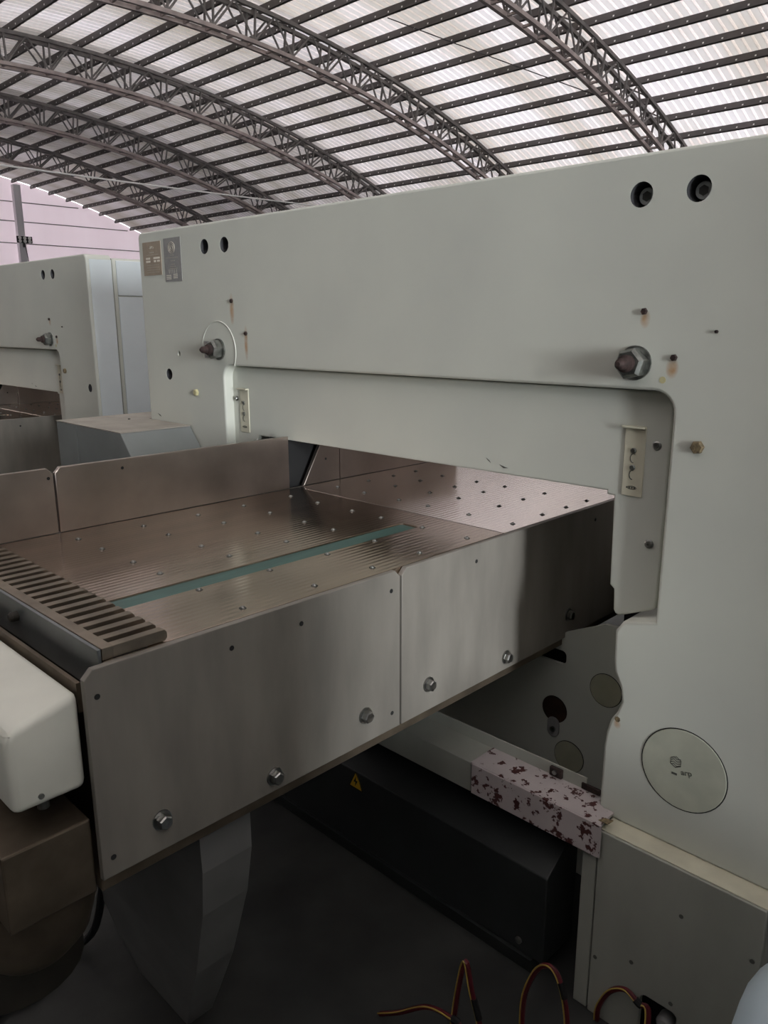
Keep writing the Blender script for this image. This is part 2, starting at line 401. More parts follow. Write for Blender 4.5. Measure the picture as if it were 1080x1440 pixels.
for tx, od in ords.items():
    T = tag(empty('roof_truss', (tx, YC, 0)), 'grey arched steel lattice roof truss, '+od, 'truss', 'arched roof trusses')
    off = Vector((0, -YC, 0))
    for dx in (-HW, HW):
        link('lower_chord', lower_me, None, T, off+Vector((dx, 0, 0))); link('upper_chord', upper_me, None, T, off+Vector((dx, 0, 0)))
    for k in range(-14, NT):
        th = (k+0.5)*PA; y, z = apt(RL, th); y2, z2 = apt(RL, k*PA); y3, z3 = apt(RU-0.06, k*PA)
        for dx in (-HW, HW):
            o = link('diagonal', dia[k % 2], None, T, (dx, y-YC, z)); o.rotation_euler = (-th, 0, 0)
            if k % 2 == 0:
                o = link('post', post_me, None, T, (dx, y2-YC, z2)); o.rotation_euler = (-k*PA, 0, 0)
        o = link('rung', rung_me, None, T, (0, y2-YC, z2)); o.rotation_euler = (-k*PA, 0, 0)
        if k % 2:
            o = link('cross_brace', xbr_me, None, T, (0, apt(RU-0.06, th)[0]-YC, apt(RU-0.06, th)[1])); o.rotation_euler = (-th, 0, 0)

# cables strung across the hall
def strung(name, a, b, sag, r, mt, label, n=16):
    a, b = Vector(a), Vector(b)
    pts = [a.lerp(b, i/n)-Vector((0, 0, sag*4*(i/n)*(1-i/n))) for i in range(n+1)]
    tag(link(name, MB().tube(pts, r, 6).mesh(name), mt), label, 'cable')
p, q = on_x(30, 234, -20.0), on_x(436, 287, -20.0)
d = (q-p)
strung('hanging_cable', p-d*0.35, q+d*0.3, 0.05, 0.024, cable_white, 'white cable strung level across the hall below the trusses')
strung('tie_rod', on_x(545, 25, -13), on_x(870, 145, -9.6), 0.02, 0.012, cable_dark, 'thin dark tie rod running slantwise up to the fifth truss')
strung('tie_rod', on_x(925, 0, -9), on_x(1080, 60, -7), 0.02, 0.012, cable_dark, 'thin dark tie rod crossing the roof bay past the fifth truss')

# flood lamp on the gable column
L = tag(empty('flood_lamp', on_x(35, 337, X0+0.6)), 'black six-lens flood lamp on a gable column', 'lamp')
part('housing', MB().box((-0.1, -0.38, -0.16), (0.0, 0.38, 0.16), 0.02), black, L)
part('bracket', MB().box((-0.28, -0.04, -0.35), (-0.1, 0.04, 0.05)), cable_dark, L)
part('cord', MB().tube([(-0.05, 0.0, -0.16), (-0.03, 0.08, -0.9), (0.0, 0.14, -1.8), (0.0, 0.16, -3.0)], 0.02, 6), cable_dark, L)
lens = MB().lathe([(0.085, 0), (0.08, 0.02), (0.03, 0.03)], (0, 0, 0), 0, 12).mesh('lens'); lens.materials.append(cable_white)
for i in range(3):
    for j in range(2): link('lens', lens, None, L, (0.0, -0.24+0.24*i, -0.075+0.15*j))

# ------------------------------------------------------------------ the cutting machine (origin: middle of the portal's rear face, on the floor)
M = empty('paper_cutting_machine')
tag(M, 'pale grey-white paper cutting machine with long steel rear table', 'machine', 'paper cutting machines')
ZT = 0.952

# rear cover: an arch with round bolt wells
outer = [(-1.047, 0.43)]+arc(-1.027, 1.645, 0.02, 180, 90)+arc(1.027, 1.645, 0.02, 90, 0)+[(1.047, 0.43)]
outer += arc(0.65, 0.45, 0.02, 270, 180)+[(0.630, 0.58), (0.633, 0.61), (0.640, 0.640), (0.652, 0.660), (0.660, 0.685), (0.655, 0.715), (0.641, 0.742), (0.638, 0.765), (0.637, 0.825), (0.650, 0.845), (0.713, 0.862)]
outer += arc(0.675, 1.240, 0.038, 0, 90)+arc(-0.580, 1.240, 0.036, 90, 180)+[(-0.616, 0.85), (-0.63, 0.82), (-0.63, 0.43)]
wells = [(-0.681, 1.602), (-0.584, 1.601), (0.627, 1.600), (0.724, 1.599)]
cme = sheet('rear_cover', outer, [], 0.0, 0.11, 0.006)
drill = MB()
for x, z, r in [(x, z, 0.0205) for x, z in wells]+[(-0.913, 1.238, 0.0175), (-0.848, 1.303, 0.008), (0.985, 1.126, 0.0175)]:
    drill.lathe([(r, -0.05), (r, 0.2)], (x, 0, z), 1, 28)
co = bpy.data.objects.new('cover_blank', cme); C.objects.link(co)
do = bpy.data.objects.new('drill', drill.mesh('drill')); C.objects.link(do)
bo = co.modifiers.new('b', 'BOOLEAN'); bo.operation = 'DIFFERENCE'; bo.object = do; bo.solver = 'EXACT'
cme2 = bpy.data.meshes.new_from_object(co.evaluated_get(bpy.context.evaluated_depsgraph_get())); cme2.name = 'rear_cover'
bpy.data.objects.remove(co); bpy.data.objects.remove(do)
cme2.materials.clear()
cme2.set_sharp_from_angle(angle=math.radians(32))
for p_ in cme2.polygons: p_.use_smooth = abs(p_.normal.y) < 0.995
cover = link('rear_cover', cme2, paint, M)
inner = [(-1.04, 0.43), (-1.04, 1.655), (1.04, 1.655), (1.04, 0.43), (0.64, 0.43), (0.64, 0.83), (0.72, 0.87), (0.72, 1.285), (-0.63, 1.285), (-0.63, 0.43)]
part('portal_body', MB().prism(inner, 1, 0.115, 0.68, 0.012), paint, M, 30)
part('cover_joint', MB().prism([(x*0.99, 0.44+(z-0.43)*0.99) for x, z in inner], 1, 0.108, 0.118), seam_dark, M)
# side panels of the portal
for sx in (-1, 1):
    a, b = (1.041, 1.047) if sx > 0 else (-1.047, -1.041)
    part('side_panel', MB().box((a, 0.13, 1.505), (b, 0.66, 1.645), 0.002), side_blue, M)
    part('side_panel', MB().box((a, 0.13, 0.45), (b, 0.66, 1.50), 0.002), side_blue, M)
    part('side_skin', MB().box((a+0.0005*sx, 0.014, 0.45), (b+0.0015*sx, 0.108, 1.645), 0.0004), side_blue, M)
# socket bolts down in the wells
for x, z in wells+[(-0.913, 1.238), (0.985, 1.126)]:
    r_ = 0.0202 if z > 1.5 else 0.0172
    tb_ = bmesh.new(); rg = [[tb_.verts.new((x+r_*math.cos(a*math.pi/14), y, z+r_*math.sin(a*math.pi/14))) for a in range(28)] for y in (0.0008, 0.112)]
    for a in range(28): tb_.faces.new([rg[0][a], rg[0][(a+1) % 28], rg[1][(a+1) % 28], rg[1][a]])
    mm = bpy.data.meshes.new('well_shade_liner'); tb_.to_mesh(mm); tb_.free(); link('well_shade_liner', mm, bore_shade, cover)
for x, z in wells:
    o = part('socket_bolt', MB().lathe([(0.013, 0.0), (0.0145, -0.003), (0.0145, -0.086), (0.0135, -0.088)], (x-0.002, 0.112, z), 1, 20), bolt_silver, cover, 30)
    part('hex_socket', MB().lathe([(0.0085, -0.0882), (0.0085, -0.0892)], (x-0.002, 0.112, z), 1, 6), ink_dark, o)
# large nuts with rusty studs
for x, z in ((-0.633, 1.320), (0.638, 1.324)):
    n = part('tie_bolt_nut', MB().lathe([(0.026, 0.0), (0.0275, -0.004), (0.0275, -0.020), (0.022, -0.027)], (x, -0.004, z), 1, 6, 0.3), steel_nut, M)
    part('washer', MB().lathe([(0.030, 0), (0.030, -0.004)], (x, 0.0, z), 1, 28), steel_nut, n, 30)
    part('stud', MB().lathe([(0.0150, -0.02), (0.0150, -0.040), (0.0105, -0.043), (0.0090, -0.057), (0.004, -0.063)], (x, 0, z), 1, 16), rust, n, 30)
# small fixings and marks on the cover
def small_bolt(x, z, r, y, mt, nm='hex_bolt', h=0.008):
    return part(nm, MB().lathe([(r, 0), (r, -h*0.7), (r*0.8, -h)], (x, y, z), 1, 6, 0.4), mt, M)
small_bolt(-0.762, 1.190, 0.0105, 0.0, paint_yellow)
small_bolt(0.761, 1.189, 0.0115, 0.0, rust_bolt)
for x, z, r in ((-0.56, 1.452, 0.006), (-0.5, 1.365, 0.006), (0.648, 1.411, 0.006), (0.707, 1.335, 0.006), (0.774, 1.378, 0.003)):
    small_bolt(x, z, r, 0.0, rust, 'rusty_screw', 0.005)
part('paint_chip', MB().lathe([(0.006, 0.001), (0.006, -0.0006)], (0.655, 0.0, 0.646), 1, 7), rust_bolt, M)
part('paint_chip', MB().lathe([(0.006, 0.001), (0.006, -0.0006)], (0.690, 0.0, 1.297), 1, 9), paint_yellow, M)
part('paint_chip', MB().prism([(-1.0, 1.110), (-0.985, 1.106), (-0.978, 1.100), (-0.988, 1.103)], 1, -0.0006, 0.001), ink_dark, M)
# painted-over round plate around the left nut
ring = [(-0.635+0.083*math.cos(math.radians(a)), 0.0, 1.315+0.083*math.sin(math.radians(a))) for a in range(-28, 195, 6)]
part('weld_ring', MB().tube(ring, 0.0022, 6), paint, M, True)
# name plates
def plate_block(name, x0, z0, x1, z1, mt, y=-0.0012):
    return part(name, MB().box((x0, y, z0), (x1, 0.0, z1)), mt, M)
pb = plate_block('name_plate', -1.020, 1.536, -0.914, 1.634, plate_brown)
yb = -0.0016
def line(par, x0, x1, z, t, mt): part('print_line', MB().box((x0, yb, z-t/2), (x1, -0.0012, z+t/2)), mt, par)
for k in range(5):
    a = math.radians(30+30*k); part('print_line', MB().tube([(-0.968+0.006*math.cos(a), yb, 1.612+0.003*math.sin(a)), (-0.968+0.016*math.cos(a), yb, 1.611+0.011*math.sin(a))], 0.0012, 5), ink_mid, pb)
line(pb, -0.980, -0.956, 1.603, 0.004, ink_mid); line(pb, -0.998, -0.930, 1.596, 0.0015, ink_mid)
for z, segs in ((1.586, ((-1.003, -0.979), (-0.958, -0.922))), (1.577, ((-1.003, -0.979), (-0.956, -0.946), (-0.938, -0.923)))):
    for a, b in segs: line(pb, a, b, z, 0.0055, ink_light)
for z in (1.566, 1.559, 1.552, 1.545): line(pb, -1.000, -0.932+0.01*random.random(), z, 0.0014, ink_mid)
pb = plate_block('diagram_plate', -0.896, 1.514, -0.803, 1.638, plate_grey)
for r in (0.018, 0.012, 0.006):
    part('print_line', MB().tube([(-0.852+r*math.cos(a*0.4488), yb, 1.610+r*0.9*math.sin(a*0.4488)) for a in range(15)], 0.001, 4), ink_mid, pb)
for z, a, b in ((1.589, -0.862, -0.842), (1.582, -0.885, -0.82), (1.573, -0.862, -0.838), (1.563, -0.86, -0.84), (1.557, -0.865, -0.835), (1.551, -0.87, -0.826)): line(pb, a, b, z, 0.0016, ink_mid)
for x in (-0.872, -0.862, -0.852, -0.842, -0.832): part('print_line', MB().box((x-0.0006, yb, 1.537), (x+0.0006, -0.0012, 1.549)), ink_mid, pb)
for z in (1.532, 1.527, 1.522): line(pb, -0.889, -0.862, z, 0.0022, ink_light); line(pb, -0.85, -0.828, z+0.002, 0.0022, ink_light)
sp = plate_block('scale_plate', -0.706, 1.294, -0.682, 1.342, plate_grey)
for z in (1.304, 1.318, 1.332): line(sp, -0.700, -0.694, z, 0.004, ink_light)

# recessed rear panel with its latch plates
YP = 0.03
pan = [(-0.640, 0.85), (-0.640, 1.272)]+arc(0.670, 1.244, 0.030, 90, 0)+[(0.700, 0.90), (0.697, 0.876), (0.690, 0.871), (0.626, 0.843), (0.618, 0.846), (0.614, 0.853), (0.612, 0.894), (0.603, 0.901), (0.599, 1.076), (0.584, 1.0765), (0.584, 1.084), (-0.499, 1.082), (-0.510, 1.070), (-0.510, 0.85)]
rp = link('rear_panel', sheet('rear_panel', pan, [], YP, YP+0.016, 0.004), paint, M)
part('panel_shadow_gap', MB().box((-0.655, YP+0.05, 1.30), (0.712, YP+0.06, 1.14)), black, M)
def latch(x0, x1, z0, z1):
    l = part('latch_plate', MB().box((x0, YP-0.003, z0), (x1, YP, z1), 0.001), paint_cream, rp)
    part('lip', MB().box((x0-0.004, YP-0.012, z1-0.004), (x1, YP-0.002, z1), 0.001), paint_cream, l)
    xm = (x0+x1)/2-0.001
    for z in (z0+0.085, z0+0.054):
        part('slot_screw', MB().lathe([(0.0052, 0), (0.0052, -0.0025), (0.004, -0.0035)], (xm, YP-0.003, z), 1, 16), steel_nut, l, 30)
        cres = [(xm+0.0055*math.cos(math.radians(a)), YP-0.0032, z-0.014+0.0085*math.sin(math.radians(a))) for a in range(70, 281, 15)]
        part('slot_edge', MB().tube(cres, [0.0009]*len(cres), 5), ink_dark, l)
    ov = [(xm+0.001+0.009*math.cos(a*0.524), YP-0.0032, z0+0.016+0.003*math.sin(a*0.524)) for a in range(13)]
    part('logo_mark', MB().tube(ov, 0.0006, 4), ink_dark, l)
    for k in range(4):
        part('logo_mark', MB().box((xm-0.010+0.005*k, YP-0.0036, z0+0.0145), (xm-0.007+0.005*k, YP-0.003, z0+0.0175)), ink_dark, l)
latch(0.615, 0.655, 1.081, 1.211)
latch(-0.583, -0.541, 1.086, 1.212)
for x, z in ((0.676, 1.179), (0.676, 0.997), (-0.601, 1.181)):
    b_ = part('panel_screw', MB().lathe([(0.0085, 0), (0.0085, -0.002), (0.0065, -0.003), (0.0055, -0.006)], (x, YP, z), 1, 18), zinc, rp, 30)
    part('hex_socket', MB().lathe([(0.0025, -0.006), (0.0025, -0.0065)], (x, YP, z), 1, 6), ink_dark, b_)
for pts in ([(0.300, 1.113), (0.308, 1.108), (0.312, 1.104), (0.305, 1.1085)], [(0.335, 1.103), (0.350, 1.099), (0.358, 1.098), (0.346, 1.096)]):
    part('paint_chip', MB().prism(pts, 1, YP-0.0006, YP+0.001), ink_dark, rp)

# stand wall below the table, deep between the columns
YA = 0.30
def ya(px, py): p = on_y(px, py, YA); return p.x, p.z
h0, h1 = ya(742, 890), ya(796, 936)
ap = link('stand_wall', sheet('stand_wall', [(-0.64, 0.002), (-0.64, 0.612), (0.337, 0.612), (0.345, 0.645), (0.46, 0.700), (0.64, 0.706), (0.64, 0.002)], [rrect(h0[0]-0.03, h1[1], h1[0], 0.60, 0.013)], YA, YA+0.01), paint, M)
part('gap_shade_plate', MB().box((0.358, 0.60, 0.002), (0.638, 0.61, 0.86)), black, M)  # black plate added so the gap beside the table stays dark
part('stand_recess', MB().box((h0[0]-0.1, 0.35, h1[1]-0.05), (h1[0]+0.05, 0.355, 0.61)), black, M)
def cap(x, z, r, mt, y, par, rim=seam_dark, nm='round_cap'):
    c = part(nm, MB().lathe([(r, 0.001), (r, -0.0012), (r*0.985, -0.002)], (x, y, z), 1, 40), mt, par, 30)
    part('rim', MB().tube([(x+r*1.012*math.cos(a*math.pi/24), y-0.0002, z+r*1.012*math.sin(a*math.pi/24)) for a in range(49)], 0.0011, 5, False), rim, c)
    return c
cap(*ya(852, 971), 0.041, cap_beige, YA, ap); cap(*ya(800, 1064), 0.041, cap_beige, YA, ap)
x_, z_ = ya(780, 997); pg = cap(x_, z_, 0.0345, cap_brown, YA, ap, black, 'brown_plug')
tb = link('tab', sheet('tab', rrect(x_-0.016, z_-0.073, x_+0.018, z_-0.02, 0.0165), [], YA-0.006, YA-0.003, 0.0005), plate_grey, pg)
part('slot_screw', MB().lathe([(0.0075, 0), (0.0075, -0.003)], (x_+0.001, YA-0.006, z_-0.053), 1, 14), steel_nut, pg)
dc = cap(0.790, 0.594, 0.079, cap_mat, 0.0, cover, seam_dark, 'emblem_cap')
hexp = [(0.776+0.011*math.cos(math.radians(30+60*k)), -0.0022, 0.606+0.011*math.sin(math.radians(30+60*k))) for k in range(7)]
part('emblem', MB().tube(hexp, 0.0008, 4), ink_dark, dc)
for k in range(4):
    zz = 0.599+0.0045*k
    part('emblem', MB().tube([(0.767, -0.0022, zz), (0.772, -0.0022, zz+0.003), (0.778, -0.0022, zz-0.001), (0.785, -0.0022, zz+0.002)], 0.0007, 4), ink_dark, dc)
tm = text_mesh('lettering', 'arp', 0.016, lambda v: (0.797+v.x*0.97-v.y*0.24, -0.0022-v.z, 0.592+v.y*0.97+v.x*0.24), 0.0004)
link('lettering', tm, ink_dark, dc)
part('lettering', MB().box((0.770, -0.0026, 0.580), (0.780, -0.002, 0.584)), ink_dark, dc)

# sheet-metal ledge under the apron
lg = part('ledge', MB().prism([(-0.62, -0.055), (0.345, -0.055), (0.345, 0.03), (-0.62, 0.03)], 2, 0.441, 0.445), paint_low, M)
part('ledge_front', MB().box((-0.62, -0.057, 0.374), (0.347, -0.053, 0.445), 0.001), paint_low, lg)
part('ledge_flange', MB().box((-0.62, 0.026, 0.444), (0.585, 0.030, 0.474), 0.001), paint_low, lg)
part('ledge_top_end', MB().prism([(0.347, -0.057), (0.664, -0.057), (0.664, -0.003), (0.640, -0.003), (0.624, 0.012), (0.624, 0.03), (0.347, 0.03)], 2, 0.442, 0.447), peel, lg, label='ledge end with flaking paint')
part('ledge_front_end', MB().box((0.352, -0.061, 0.374), (0.668, -0.057, 0.447), 0.0015), peel, lg, label='flaking white paint over rust')
part('clip', MB().box((0.500, 0.018, 0.449), (0.530, 0.027, 0.470), 0.002), rust, lg)
part('clip_screw', MB().lathe([(0.005, 0), (0.005, -0.004)], (0.514, 0.018, 0.461), 1, 10), zinc, lg)
part('clip', MB().box((0.575, 0.022, 0.448), (0.618, 0.028, 0.462), 0.002), rust, lg)
part('corner_tab', MB().prism([(0.655, -0.048), (0.675, -0.048), (0.677, -0.030), (0.662, -0.034)], 2, 0.447, 0.449), rust_bolt, lg)

# lower cabinets and base
for a_, b_ in ((-1.02, -0.645), (0.645, 1.02)): part('column_base', MB().box((a_, 0.064, 0.0), (b_, 0.66, 0.428)), paint_low, M)
for sx in (1,):
    X = lambda v: v*sx
    xs = sorted((X(0.660), X(0.972)))
    hl = [rrect(0.770, 0.030, 0.842, 0.121, 0.012)] if sx > 0 else []
    cb = link('lower_cabinet', sheet('lower_cabinet', rrect(xs[0], 0.002, xs[1], 0.428, 0.004), hl, -0.05, -0.038, 0.002), paint_low, M)
    x2 = sorted((X(0.663), X(0.970)))
    part('cabinet_body', MB().box((x2[0], -0.006, 0.002), (x2[1], 0.062, 0.426)), black, cb)
    part('cabinet_top', MB().box((xs[0], -0.046, 0.4285), (xs[1], 0.062, 0.4305)), paint_cream, cb)
    for e in (x2[0], x2[1]): part('cabinet_side', MB().box((e-0.002, -0.037, 0.002), (e+0.002, -0.006, 0.427)), paint_low, cb)
    xe = sorted((X(0.625), X(0.656)))
    part('end_strip', MB().box((xe[0], -0.047, 0.002), (xe[1], 0.06, 0.374), 0.002), paint_low, M)
    if sx > 0:
        for x, z in ((0.832, 0.335), (0.670, 0.139), (0.746, 0.177), (0.959, 0.321), (0.829, 0.138)):
            part('screw_hole', MB().lathe([(0.0042, 0), (0.0042, -0.001)], (x, -0.05, z), 1, 10), ink_dark, cb)
        part('socket', MB().lathe([(0.016, 0.0), (0.016, -0.022), (0.012, -0.028)], (0.812, -0.007, 0.062), 1, 20), plate_grey, cb, 30)
# electrical box under the table
eb = part('electrical_box', MB().prism([(-0.06, 0.048), (-0.06, 0.262), (0.02, 0.312), (0.024, 0.40), (0.062, 0.40), (0.062, 0.048)], 0, -0.56, 0.556, 0.003), box_dark, M)
part('box_foot', MB().prism([(-0.052, 0.0), (-0.066, 0.046), (0.062, 0.046), (0.062, 0.0)], 0, -0.56, 0.530), box_dark, eb)
part('box_screw', MB().lathe([(0.008, 0), (0.008, -0.004), (0.004, -0.006)], (0.494, -0.060, 0.075), 1, 14), steel_nut, eb)
wt = part('warning_sign', MB().prism([(-0.045, 0.215), (0.003, 0.215), (-0.021, 0.262)], 1, -0.0612, -0.0600), warn_yellow, eb, label='yellow warning triangle')
part('lightning_bolt', MB().prism([(-0.020, 0.250), (-0.029, 0.232), (-0.022, 0.233), (-0.024, 0.220), (-0.014, 0.238), (-0.021, 0.237)], 1, -0.0618, -0.0610), seam_dark, wt)
tri = [(-0.045, 0.215), (0.003, 0.215), (-0.021, 0.262), (-0.045, 0.215)]
part('border', MB().tube([(x, -0.0612, z) for x, z in tri], 0.0014, 5), seam_dark, wt)

# table: rear plate with slot, front plate
slot = [(0.124, -0.905), (0.124, -0.050), (0.130, -0.045), (0.170, -0.045), (0.175, -0.050), (0.175, -0.905)]
tr_out = [(-0.350, -0.866), (0.124, -0.866), (0.124, -0.050), (0.129, -0.045), (0.170, -0.045), (0.175, -0.050), (0.175, -0.866), (0.3425, -0.866), (0.3425, 0.0425), (-0.350, 0.0425)]
tt = link('rear_table_plate', sheet('rear_table_plate', tr_out, [], ZT-0.025, ZT, 0.0008, 'XY', 1), table_steel, M)
tf = part('front_table_plate', MB().box((-0.350, 0.045, ZT-0.025), (0.3425, 0.78, ZT), 0.0008), table_bright, M)
part('gauge_band', MB().box((0.1245, -0.865, ZT-0.012), (0.1745, -0.0455, ZT-0.0035)), teal, M, label='teal steel band in the table slot')
part('table_casting', MB().box((-0.338, -0.862, 0.640), (0.340, 0.76, ZT-0.0255)), cast_dark, M)
part('table_base_plate', MB().box((-0.345, -0.900, 0.614), (0.347, 0.70, 0.6355), 0.002), brown_steel, M)
# air valves
vm = MB().lathe([(0.0062, 0.0), (0.0060, 0.0006), (0.0046, 0.0006), (0.0044, 0.0002)], (0, 0, 0), 2, 14).mesh('air_valve', 30); vm.materials.append(ink_dark)
bm_ = MB().lathe([(0.0036, -0.001), (0.0042, 0.0010), (0.0034, 0.0030), (0.0014, 0.0038)], (0, 0, 0), 2, 12).mesh('ball', True); bm_.materials.append(zinc)
for y, par in ((-0.616, tt), (-0.466, tt), (-0.325, tt), (-0.194, tt), (-0.044, tt), (0.121, tf), (0.241, tf), (0.345, tf), (0.443, tf)):
    for x in (-0.273, -0.167, -0.040, 0.058, 0.186, 0.311):
        if y == -0.044 and x > 0.1: x += 0.0
        v = link('air_valve', vm, None, par, (x, y, ZT)); link('ball', bm_, None, v)
# side plates
def yz_plate(name, pts, x0, x1, mt, bev=0.0015):
    return link(name, sheet(name, pts, [], x0, x1, bev, 'YZ', 1), mt, M)
XS = 0.355
c_ = 0.013
spA = yz_plate('side_plate', [(-0.900, 0.636), (-0.296, 0.636), (-0.296, ZT-c_), (-0.296-c_, ZT), (-0.900+c_, ZT), (-0.900, ZT-c_)], 0.3435, XS, steel_side)
spB = yz_plate('side_plate', [(-0.2915, 0.636), (0.62, 0.636), (0.62, ZT), (-0.2915+c_, ZT), (-0.2915, ZT-c_)], 0.3435, XS, steel_side)
yz_plate('side_plate', [(-0.900, 0.636), (0.62, 0.636), (0.62, ZT-0.001), (-0.900, ZT-0.001)], -0.364, -0.3515, steel_side)
for y, z, par in ((-0.806, 0.687, spA), (-0.600, 0.664, spA), (-0.390, 0.693, spA), (-0.214, 0.693, spB), (0.050, 0.666, spB), (0.309, 0.695, spB)):
    b_ = part('hex_bolt', MB().lathe([(0.0105, 0.002), (0.0115, 0.004), (0.0115, 0.0125), (0.0095, 0.0145)], (XS, y, z), 0, 6, random.random()), zinc, par)
    part('washer', MB().lathe([(0.0155, 0), (0.0155, 0.0025)], (XS, y, z), 0, 24), zinc, b_, 30)
for y, z, par in ((-0.670, 0.914, spA), (-0.533, 0.914, spA), (-0.320, 0.916, spA), (-0.067, 0.916, spB), (0.413, 0.916, spB), (-0.884, 0.912, spA), (-0.883, 0.666, spA), (-0.318, 0.670, spA)):
    part('screw_hole', MB().lathe([(0.0042, -0.001), (0.0042, 0.0004)], (XS, y, z), 0, 12), seam_dark, par)
# raised fence plates along the other side
XF = -0.352; ZF = 1.095
fA = yz_plate('fence_plate', [(-0.900, ZT+0.001), (-0.6225, ZT+0.001), (-0.6225, ZF-0.012), (-0.6345, ZF), (-0.900, ZF)], XF-0.012, XF, steel_wall)
fB = yz_plate('fence_plate', [(-0.6185, ZT+0.001), (0.016, ZT+0.001), (0.016, ZF), (-0.6065, ZF), (-0.6185, ZF-0.012)], XF-0.012, XF, steel_wall)
fC = yz_plate('fence_plate', [(0.066, ZT+0.001), (0.201, ZT+0.001), (0.201, 1.13), (0.168, 1.13)], XF-0.012, XF, steel_wall)
yz_plate('fence_plate', [(0.204, ZT+0.001), (0.74, ZT+0.001), (0.74, 1.13), (0.204, 1.13)], XF-0.012, XF, steel_wall)
for px, py, par in ((172, 658, fB), (68, 673, fA), (458, 645, fC)):
    p = on_x(px, py, XF)
    part('screw_hole', MB().lathe([(0.0036, -0.001), (0.0036, 0.0004)], (XF, p.y, p.z), 0, 10), seam_dark, par)
part('clamp_column', MB().box((-0.46, 0.035, 0.70), (-0.38, 0.17, 1.25)), black, M)

# back gauge with comb fingers
ZG = ZT+0.0185
bg_ = part('back_gauge', MB().box((-0.345, -0.866, ZT+0.001), (0.3415, -0.849, ZG), 0.001), gauge_mat, M, label='back gauge with comb of fingers')
fm = MB().prism([(-0.850, ZT+0.0015), (-0.772, ZT+0.0015), (-0.768, ZT+0.006), (-0.768, ZG-0.004), (-0.772, ZG), (-0.850, ZG)], 0, -0.0075, 0.0075, 0.0008).mesh('finger'); fm.materials.append(gauge_mat)
for k in range(23): link('finger', fm, None, bg_, (0.334-0.0306*k, 0, 0))
part('floor_of_gauge', MB().box((-0.345, -0.85, ZT+0.0005), (0.3415, -0.80, ZT+0.0015)), cast_dark, bg_)
part('gauge_plate', MB().box((-0.345, -0.872, 0.905), (0.3405, -0.8665, ZG-0.001), 0.0008), gauge_back, bg_)
part('gauge_knob', MB().lathe([(0.008, 0), (0.008, -0.010), (0.005, -0.014)], (0.066, -0.872, 0.945), 1, 12), cast_dark, bg_)
# end channel and motor housing
part('end_channel', MB().prism([(-0.900, 0.885), (-0.873, 0.885), (-0.873, 0.892), (-0.894, 0.900), (-0.894, 0.928), (-0.900, 0.928)], 0, -0.34, 0.330), brown_steel, M)
mc = part('motor_cover', MB().prism([(-1.001, 0.780), (-0.903, 0.780), (-0.903, 0.922), (-0.990, 0.899), (-1.001, 0.886)], 0, -0.30, 0.342, 0.012, 4), cover_white, M, 40, label='white rounded motor cover')
part('cover_screw', MB().lathe([(0.004, 0), (0.004, 0.002)], (0.342, -0.965, 0.796), 0, 10), steel_nut, mc)
part('gearbox', MB().box((-0.25, -1.022, 0.612), (0.338, -0.903, 0.729), 0.003), brown_steel, M)
part('cover_foot', MB().lathe([(0.008, 0.032), (0.008, 0.05)], (0.318, -0.955, 0.732), 2, 12), zinc, M)
part('gearbox_flange', MB().lathe([(0.060, 0.49), (0.085, 0.52), (0.096, 0.56), (0.098, 0.611)], (0.225, -0.962, 0), 2, 28), brown_steel, M, 40)
part('motor', MB().lathe([(0.095, 0.395), (0.106, 0.402), (0.106, 0.489)], (0.135, -0.965, 0), 2, 24), cast_dark, M, 40)
# pedestal under the table
bm = bmesh.new()
lev = [(0.0, 0.095, -0.650, -0.592), (0.10, 0.150, -0.672, -0.602), (0.242, 0.222, -0.694, -0.612), (0.42, 0.290, -0.712, -0.62), (0.52, 0.312, -0.720, -0.622), (0.613, 0.312, -0.722, -0.622)]
rings = [[bm.verts.new(q) for q in ((-xr, y0, z), (xr, y0, z), (xr, y1, z), (-xr, y1, z))] for z, xr, y0, y1 in lev]
for a, b in zip(rings, rings[1:]):
    for i in range(4): bm.faces.new([a[i], a[(i+1) % 4], b[(i+1) % 4], b[i]])
bm.faces.new(rings[0][::-1]); bm.faces.new(rings[-1])
mb = MB(); mb.bm.free(); mb.bm = bm
part('pedestal', mb, leg_mat, M)

# ------------------------------------------------------------------ second machine of the same kind
def copy_tree(o, parent=None):
    c = o.copy(); C.objects.link(c); c.parent = parent
    for ch in list(o.children): copy_tree(ch, c)
    return c
M2 = copy_tree(M)
M2.location = (-2.905, 0.212, 0)
M2['label'] = 'pale paper cutting machine behind the grey cabinet, nearer the gable wall'
M['label'] = 'large pale paper cutting machine with two name plates and grooved steel table'

# ------------------------------------------------------------------ grey cabinet between the machines
G = tag(empty('grey_cabinet', (-1.0, -0.1, 0)), 'low grey sheet-metal cabinet with sloping side between the two machines', 'cabinet')
o = Vector((1.0, 0.1, 0))
def gpart(name, mb, mt):
    for v in mb.bm.verts: v.co += o
    return part(name, mb, mt, G)
gpart('left_body', MB().box((-1.231, -0.235, 0.0), (-1.090, -0.004, 1.085), 0.003), grey_cab)
gpart('back_body', MB().box((-1.231, -0.003, 0.0), (-1.055, 0.26, 1.085), 0.003), grey_cab)
gpart('right_body', MB().prism([(-1.088, 0.0), (-0.715, 0.0), (-0.715, 0.985), (-0.802, 1.085), (-1.088, 1.085)], 1, -0.235, -0.004, 0.003), grey_cab)
gpart('top', MB().prism([(-1.232, -0.236), (-0.802, -0.236), (-0.802, -0.003), (-1.056, -0.003), (-1.056, 0.26), (-1.232, 0.26)], 2, 1.0855, 1.088), dust_top)
gpart('top_screw', MB().lathe([(0.004, 0), (0.004, 0.003)], (-1.08, -0.06, 1.088), 2, 8), ink_dark)

